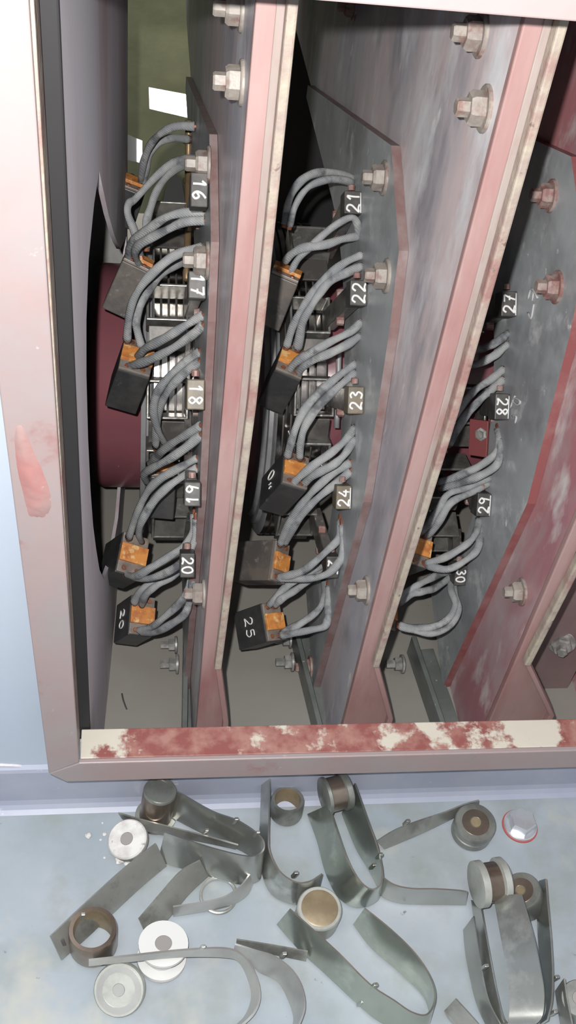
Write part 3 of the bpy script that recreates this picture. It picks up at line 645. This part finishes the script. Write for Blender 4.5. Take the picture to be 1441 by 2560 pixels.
t = tube('wire_scrap', [pZ(305, 1734, -.0442), pZ(309, 1752, -.0442), pZ(317, 1773, -.0442)], .0007, 'dark', None, seg=6)
tag(t, 'short black wire scrap lying on the grey inner floor', 'wire')

# ------------------------------------------------------------------ person on the far side
def person():
    T = thing('person', 'person in olive work clothes with bright reflective tape beyond the machine', 'person', V((.07, 1.46, -1.05)))
    g = V((.07, 1.46, -1.05))
    J = dict(pel=(0,0,.95), bel=(0,-.01,1.08), che=(0,0,1.30), nec=(0,0,1.48), hea=(0,-.02,1.62), top=(0,-.02,1.72),
      ls=(-.19,0,1.40), le=(-.26,.02,1.13), lw=(-.28,-.04,.88), rs=(.19,0,1.40), re=(.26,.02,1.13), rw=(.28,-.04,.88),
      lh=(-.10,0,.90), lk=(-.11,-.03,.50), la=(-.11,.02,.08), lt=(-.12,-.14,.04), rh=(.10,0,.90), rk=(.11,-.03,.50), ra=(.11,.02,.08), rt=(.12,-.14,.04))
    rd = dict(pel=(.17,.12), bel=(.17,.12), che=(.18,.12), nec=(.06,.06), hea=(.085,.10), top=(.06,.07), ls=(.075,.075), le=(.052,.052), lw=(.038,.038), rs=(.075,.075), re=(.052,.052), rw=(.038,.038),
      lh=(.10,.10), lk=(.068,.068), la=(.05,.05), lt=(.045,.035), rh=(.10,.10), rk=(.068,.068), ra=(.05,.05), rt=(.045,.035))
    ks = list(J); E = [('pel','bel'),('bel','che'),('che','nec'),('nec','hea'),('hea','top'),('che','ls'),('ls','le'),('le','lw'),('che','rs'),('rs','re'),('re','rw'),('pel','lh'),('lh','lk'),('lk','la'),('la','lt'),('pel','rh'),('rh','rk'),('rk','ra'),('ra','rt')]
    me = bpy.data.meshes.new('body'); me.from_pydata([tuple(g+V(J[k])) for k in ks], [(ks.index(a), ks.index(b)) for a, b in E], [])
    me.materials.append(M['olive'])
    o = bpy.data.objects.new('body', me); COL.objects.link(o)
    sk = o.modifiers.new('skin', 'SKIN'); sk.use_smooth_shade = True
    for i, k in enumerate(ks): me.skin_vertices[0].data[i].radius = rd[k]
    me.skin_vertices[0].data[0].use_root = True
    sb = o.modifiers.new('sub', 'SUBSURF'); sb.levels = 2; sb.render_levels = 2
    setpar(o, T)
    lathe('hair', g+V((0, -.01, 1.60)), EZ, [(.092, 0), (.108, .05), (.098, .10), (.06, .145), (.01, .155)], 'hair', T, seg=24)
    for s in (-1, 1):
        # hands: palm with four fingers and a thumb
        wp = g+V(J['lw' if s < 0 else 'rw']); e = g+V(J['le' if s < 0 else 're']); d = (wp-e).normalized(); u = d.cross(EZ).normalized(); n = u.cross(d)
        h = obox('hand', wp+d*.055, d, u, n, (.045, .040, .014), 'skin', T, .010)
        for k in range(4):
            b = wp+d*.095+u*(-.028+.019*k)
            f = tube('finger', [b, b+d*(.03+.004*(k in (1, 2)))-n*.006, b+d*.05-n*.025], .0085, 'skin', None, seg=8); f.parent = h
        f = tube('thumb', [wp+d*.03+u*.036*s*-1, wp+d*.06+u*.058*s*-1, wp+d*.085+u*.060*s*-1-n*.012], .0095, 'skin', None, seg=8); f.parent = h
    # reflective tape, curved patches lying on the cloth and turned to the viewer
    def tape(corners, Y, bulge):
        n = 8; vs = []; fs = []
        tl, tr, br, bl = corners
        ctr = pY(sum(c[0] for c in corners)/4, sum(c[1] for c in corners)/4, Y); nd = (CAM+cr*-.02-ctr).normalized()
        def proj(x, y):
            r = ray(x, y); t = (ctr-CAM).dot(nd)/r.dot(nd); return CAM+r*t
        for lay in (0, 1):
            for i in range(n+1):
                u = i/n
                for a, b in ((tl, tr), (bl, br)):
                    x = a[0]+(b[0]-a[0])*u; y = a[1]+(b[1]-a[1])*u
                    vs.append(proj(x, y) + nd*(bulge*(1-(2*u-1)**2) - lay*.003))
        m_ = 2*(n+1)
        for i in range(n):
            a = 2*i
            fs += [(a, a+2, a+3, a+1), (m_+a, m_+a+1, m_+a+3, m_+a+2), (a, m_+a, m_+a+2, a+2), (a+1, a+3, m_+a+3, m_+a+1)]
        fs += [(0, 1, m_+1, m_), (2*n, m_+2*n, m_+2*n+1, 2*n+1)]
        return mesh('reflective_tape', vs, fs, 'reflective', T, smooth=False)
    tape(((372, 218), (520, 246), (520, 306), (374, 272)), 1.31, .001)
    tape(((318, 335), (356, 352), (356, 408), (318, 400)), 1.30, .0005)
person()

# ------------------------------------------------------------------ loose spring parts on the ledge
def clip(name, label, pairs, mt='spring', zt=.026, zb=.0015, tabs=(), extra=(), cat='spring strip', group='loose spring strips on the ledge', th=.0012):
    p0 = pZ(pairs[0][2], pairs[0][3], 0)
    T = thing(name, label, cat, p0, group)
    strip('strip', pairs, mt, T, zt, zb, th)
    for x, y, z in tabs:
        c = pZ(x, y, z)
        obox('tab', c, EX, EY, (EZ+EX*.3).normalized(), (.0014, .0011, .0036), mt, T, .0004)
    for e in extra: strip('strip', e[0], e[3] if len(e) > 3 else mt, T, e[1], e[2], th)
    return T
def roller(name, label, base, zb, top, zt, prof, mt, group='loose rollers on the ledge', cat='roller', mats=None, pm=None, face=None, facem=None, seg=40, h=None):
    b = pZ(base[0], base[1], zb); t = pZ(top[0], top[1], zt); d = t-b; L = h or d.length
    T = thing(name, label, cat, V((b.x, b.y, 0)), group)
    lathe('body', b, d, [(r, k*L) for r, k in prof], mt, T, seg=seg, mats=mats, pm=pm)
    if face:
        dn = d.normalized()
        for i, (r0, r1, m_, hh) in enumerate(face):
            if r0 <= 0: lathe('hub', b+dn*(L+.00005), dn, [(r1, 0), (r1*.92, hh)], m_, T, seg=32)
            else: ring_lathe('face_ring', b+dn*(L+.00002), dn, [(r0, 0), (r1, 0), (r1, hh), (r0, hh)], m_, T, seg=32)
    return T
clip('hairpin_spring', 'wide hairpin spring strip lying beside the tall bronze roller', [(405,1960,398,2020),(447,1980,440,2048),(530,2027,512,2085),(593,2050,578,2114),(640,2080,628,2142),(660,2105,650,2180),(655,2130,645,2202),(620,2140,602,2210),(540,2122,525,2190),(470,2100,455,2170),(412,2080,395,2152)],
  'spring', .032, .004, tabs=((588, 2052, .033), (642, 2085, .032)))
clip('spring_strip', 'thin dark strip lying inside the wide hairpin near the tall bronze roller', [(296,2032,306,2046),(345,2046,342,2066),(400,2060,396,2084),(510,2088,505,2104),(596,2112,590,2122)], 'springdark', .016, .006, tabs=((514, 2080, .017),))
roller('roller', 'tall smoky bronze roller standing behind the hairpin spring', (389, 2042), .002, (401, 1975), .036, [(.0155,0),(.0155,.06),(.0125,.07),(.0125,.95),(.0118,1.0)], 'bronze', face=((.0085, .0112, 'gunmetal', .0006),), mats=['bronze', 'gunmetal'], pm=[1,1,0,1])
clip('spring_strip', 'grey curved strip with a long straight leg reaching the frame', [(676,1925,656,1925,.030,.022),(675,1985,654,1985,.030,.020),(673,2050,652,2050,.030,.016),(672,2090,650,2098,.030,.010),(675,2130,655,2175,.030,.004),(700,2178,680,2235,.028,.002),(740,2205,735,2260,.028,.002),(775,2203,768,2256,.028,.002),(806,2184,796,2236,.028,.002)], 'spring', tabs=((737, 2186, .028),))
def bushing(label, base, zb, top, zt, ro, ri, mo, mi):
    b = pZ(*base, zb); t = pZ(*top, zt); d = t-b; L = d.length
    T = thing('bushing', label, 'bushing', V((b.x, b.y, 0)), 'loose bushings on the ledge')
    ring_lathe('sleeve', b, d, [(ro*.97, 0), (ro, L*.08), (ro, L*.9), (ro*.96, L), (ri*1.03, L), (ri, L*.95), (ri, 0)], mo, T, mats=[mo, mi], pm=[0,0,0,0,1,1,0], seg=48)
    return T
bushing('small brass lined bushing standing close under the frame', (715, 2032), .0015, (720, 1998), .018, .0128, .0098, 'gunmetal', 'tanbore')
clip('hairpin_spring', 'long hairpin spring with greenish bend lying under a dark roller', [(822,2012,770,2035),(845,2080,795,2105),(868,2145,815,2180),(895,2195,845,2240),(925,2222,885,2266),(948,2216,926,2262),(957,2188,950,2236),(945,2120,926,2180),(920,2050,892,2122),(888,1958,856,2034)], 'springgreen', .036, .003, tabs=((948, 2140, .036), (932, 2166, .03)))
roller('roller', 'dark gunmetal roller lying on the long greenish hairpin spring', (808, 1992), .034, (884, 1972), .034, [(.0120,0),(.0142,.04),(.0142,.16),(.0128,.2),(.0128,.72),(.0142,.76),(.0142,.95),(.0130,1.0)], 'gunmetal', mats=['gunmetal', 'bronze'], pm=[0,0,0,1,0,0,0], face=((.0, .0105, 'holderdark', .0005), (.0, .0035, 'hub', .0012)), h=.021)
clip('spring_strip', 'flat grey strip running right from the greenish hairpin bend', [(955,2190,948,2236),(985,2211,975,2250),(1030,2221,1012,2258),(1090,2222,1080,2260),(1150,2226,1145,2261),(1170,2230,1166,2261)], 'spring', .022, .002)
clip('spring_strip', 'dark curved strip leaning on the brown centred round roller', [(942,2103,960,2122),(985,2076,1000,2106),(1040,2054,1060,2080),(1110,2031,1120,2051),(1160,2011,1152,2036),(1198,2000,1197,2016)], 'springdark', .016, .003, tabs=((1016, 2056, .018),))
roller('roller', 'round dark roller with brown centre left of the hex bolt', (1178, 2080), .002, (1190, 2056), .020, [(.0150,0),(.0158,.05),(.0158,.45),(.0146,.5),(.0158,.58),(.0158,.95),(.0150,1.0)], 'gunmetal', face=((.0045, .0105, 'bronze', .0004), (.0, .0042, 'tanbore', .0008)))
# hex bolt head
bb = pZ(1300, 2066, 0); T = thing('hex_bolt', 'bright zinc hex bolt head screwed into the grey ledge', 'bolt', bb)
lathe('paint_ring', bb, EZ, [(.0142, 0), (.0142, .0008)], 'redline', T, seg=40)
lathe('washer', bb+V((0,0,.0008)), EZ, [(.0132, 0), (.0132, .0018), (.0124, .0026)], 'zinc', T, seg=40)
o = lathe('head', bb+V((0,0,.0034)), EZ, [(.0108, 0), (.0108, .0070), (.0096, .0084)], 'zinc', T, seg=6, smooth=False)
# right-hand group
clip('hairpin_spring', 'broad hairpin spring with a shiny upturned face beside the right edge', [(1305,2235,1235,2240,.046,.028),(1335,2340,1253,2340,.046,.027),(1352,2420,1268,2420,.044,.026),(1362,2490,1275,2490,.038,.022),(1354,2545,1272,2550,.028,.020),(1318,2566,1258,2574,.020,.010),(1268,2556,1232,2566,.016,.004),(1246,2490,1214,2504,.016,.003),(1228,2400,1200,2420,.016,.003),(1212,2310,1188,2310,.016,.003),(1202,2255,1180,2250,.016,.003)], 'spring', tabs=((1212, 2418, .02),))
clip('spring_strip', 'narrow grey strip curving along the left of the broad hairpin', [(1186,2290,1160,2325),(1196,2360,1165,2380),(1208,2440,1178,2450),(1224,2505,1195,2515),(1252,2560,1220,2570)], 'spring', .014, .002)
clip('spring_strip', 'upright strip with small tabs along the right side of the broad hairpin', [(1366,2197,1350,2202),(1371,2260,1345,2282),(1379,2350,1350,2380),(1383,2430,1362,2462),(1381,2500,1368,2524),(1370,2550,1350,2564)], 'spring', .024, .003, tabs=((1388, 2446, .018), (1384, 2532, .016)))
roller('roller', 'roller with pale end discs lying above the broad hairpin', (1188, 2212), .030, (1262, 2200), .030, [(.0135,0),(.0165,.04),(.0165,.26),(.0140,.30),(.0140,.72),(.0165,.76),(.0165,.95),(.0150,1.0)], 'palecap', mats=['palecap', 'bronze'], pm=[0,0,0,1,0,0,0], h=.0235)
roller('roller', 'dark roller half hidden behind the broad hairpin', (1318, 2258), .002, (1302, 2226), .020, [(.0140,0),(.0146,.06),(.0146,.94),(.0138,1.0)], 'gunmetal', face=((.0040, .0095, 'bronze', .0004), (.0, .0036, 'tanbore', .0008)))
# centre bottom
clip('hairpin_spring', 'long open hairpin spring with a notched green leg at bottom centre', [(725,2272,693,2310),(790,2330,750,2375),(850,2385,810,2430),(925,2460,885,2500),(985,2500,945,2550),(1030,2530,1000,2575),(1068,2536,1058,2582),(1088,2500,1075,2545),(1080,2450,1060,2490),(1040,2385,1000,2430),(980,2325,930,2370),(912,2270,884,2310)], 'springgreen', .028, .002, tabs=((902, 2508, .005), (935, 2465, .028)))
roller('roller', 'squat roller with tan top behind the long open hairpin', (790, 2298), .002, (800, 2270), .022, [(.0150,0),(.0160,.05),(.0160,.95),(.0152,1.0)], 'palecap', face=((.0, .0132, 'tanbore', .0004),))
# bottom left
clip('hairpin_spring', 'thin bright hairpin spring seen edge on at bottom left', [(222,2400,222,2413,.032,.026),(330,2388,330,2402,.033,.027),(450,2375,450,2391,.032,.026),(560,2370,560,2392,.028,.020),(610,2390,598,2404,.024,.016),(640,2440,622,2450,.020,.012),(650,2490,630,2496,.017,.009),(636,2532,612,2544,.015,.006),(596,2572,570,2580,.013,.004)], 'springlight', .018, .010, th=.0016, tabs=((505, 2370, .031),))
clip('hairpin_spring', 'pale hairpin spring curving behind the thin bright one', [(588,2360,584,2378),(640,2376,618,2402),(690,2392,650,2430),(732,2426,694,2452),(756,2470,722,2500),(762,2520,736,2550),(746,2568,722,2585)], 'springlight', .022, .004, tabs=((708, 2388, .022),))
clip('spring_strip', 'dark short strip lying across behind the pale hairpin', [(592,2348,590,2368),(680,2362,680,2385),(770,2378,765,2402)], 'springdark', .012, .003)
LOWSTRIP = clip('spring_strip', 'broad dark strip pointing at the lower left, with a hole', [(125,2341,153,2400),(194,2275,215,2345),(278,2198,290,2275),(326,2157,357,2213),(389,2108,416,2164)], 'springdark', .024, .003, tabs=((205, 2290, .022),))
def slot(parent, a, b, zt, zb, size):
    A, B = pZ(*a, zt), pZ(*b, zb); c = (A+B)/2; u = (B-A).normalized(); n = u.cross(EX).normalized()
    if n.dot(CAM-c) < 0: n = -n
    w_ = n.cross(u); obox('slot', c+n*.0008, w_, u, n, (size[0], size[1], .0004), 'holderdark', parent, .0002)
slot(LOWSTRIP, (142, 2325), (168, 2384), .024, .003, (.0022, .0030))
bushing('dark brown open bushing standing on the lower left strip', (234, 2362), .0015, (232, 2322), .024, .0165, .0128, 'bronze', 'tanbore')
clip('spring_strip', 'wide dull strip slanting down left under the wide hairpin', [(347,2296,371,2351),(395,2240,425,2292),(451,2178,475,2232),(500,2150,520,2190)], 'springdark', .020, .004)
clip('spring_strip', 'pale curved strip below the bend of the wide hairpin', [(433,2266,433,2290),(500,2256,502,2279),(560,2242,572,2264),(602,2214,617,2238),(624,2186,634,2203)], 'springlight', .014, .003)
bushing('thin ring lying below the wide hairpin bend', (546, 2240), .0012, (547, 2236), .004, .0138, .0118, 'springdark', 'spring')
roller('end_disc', 'large pale grey disc leaning beside the thin bright hairpin', (302, 2470), .006, (290, 2482), .018, [(.0162,0),(.0172,.2),(.0172,.8),(.0165,1.0)], 'palecap', cat='disc', group='loose discs on the ledge', face=((.0110, .0150, 'springlight', .0005), (.0, .0042, 'springlight', .0008)), h=.006)
T = roller('spool', 'white spool with dark centre under the thin bright hairpin', (404, 2398), .002, (409, 2358), .022, [(.0168,0),(.0168,.14),(.0105,.18),(.0105,.84),(.0168,.88),(.0168,1.0)], 'whitering', cat='spool', group=None, face=((.0, .0058, 'hub', .0005),))
roller('dusty_disc', 'white plaster dusted disc left of the wide hairpin spring', (325, 2104), .006, (312, 2092), .018, [(.0140,0),(.0148,.15),(.0148,.85),(.0138,1.0)], 'white', cat='disc', group='loose discs on the ledge', face=((.0, .0048, 'hub', .0005),), h=.008)
for k, (x, y, r) in enumerate(((222, 2090, .0024), (262, 2086, .0016), (252, 2100, .0011), (300, 2152, .0034), (338, 2152, .0030), (262, 2145, .0010), (256, 2058, .0009), (318, 2160, .0022))):
    p = pZ(x, y, 0); vs = []; bm = bmesh.new(); bmesh.ops.create_icosphere(bm, subdivisions=2, radius=r)
    for v in bm.verts: v.co *= random.uniform(.75, 1.2); v.co.z *= .55
    me = bpy.data.meshes.new('plaster_crumb'); bm.to_mesh(me); bm.free(); me.materials.append(M['white'])
    c = bpy.data.objects.new('plaster_crumb', me); COL.objects.link(c); c.location = p+V((0, 0, r*.45))
    tag(c, 'tiny white plaster crumb on the ledge near the dusted disc', 'crumb', 'plaster crumbs around the dusted disc')
T = clip('channel_piece', 'small folded metal channel at the bottom edge left of the broad hairpin', [(1140,2496,1112,2526),(1185,2545,1155,2575),(1215,2580,1185,2610)], 'springdark', .019, .006, cat='channel', group=None, extra=(([(1112,2526,1122,2545),(1155,2575,1165,2594),(1185,2610,1195,2629)], .0060, .0015),))
clip('spring_strip', 'grey curved strip cut by the right edge at the bottom', [(1412,2446,1390,2478),(1420,2500,1398,2530),(1432,2560,1408,2590)], 'springdark', .024, .003)
roller('roller', 'dark roller cut off by the right edge near the bottom', (1452, 2520), .002, (1450, 2495), .022, [(.0120,0),(.0126,.05),(.0126,.95),(.0118,1.0)], 'gunmetal', face=((.0, .0050, 'hub', .0005),))
# plain grey dust smear of sealant behind the dark roller
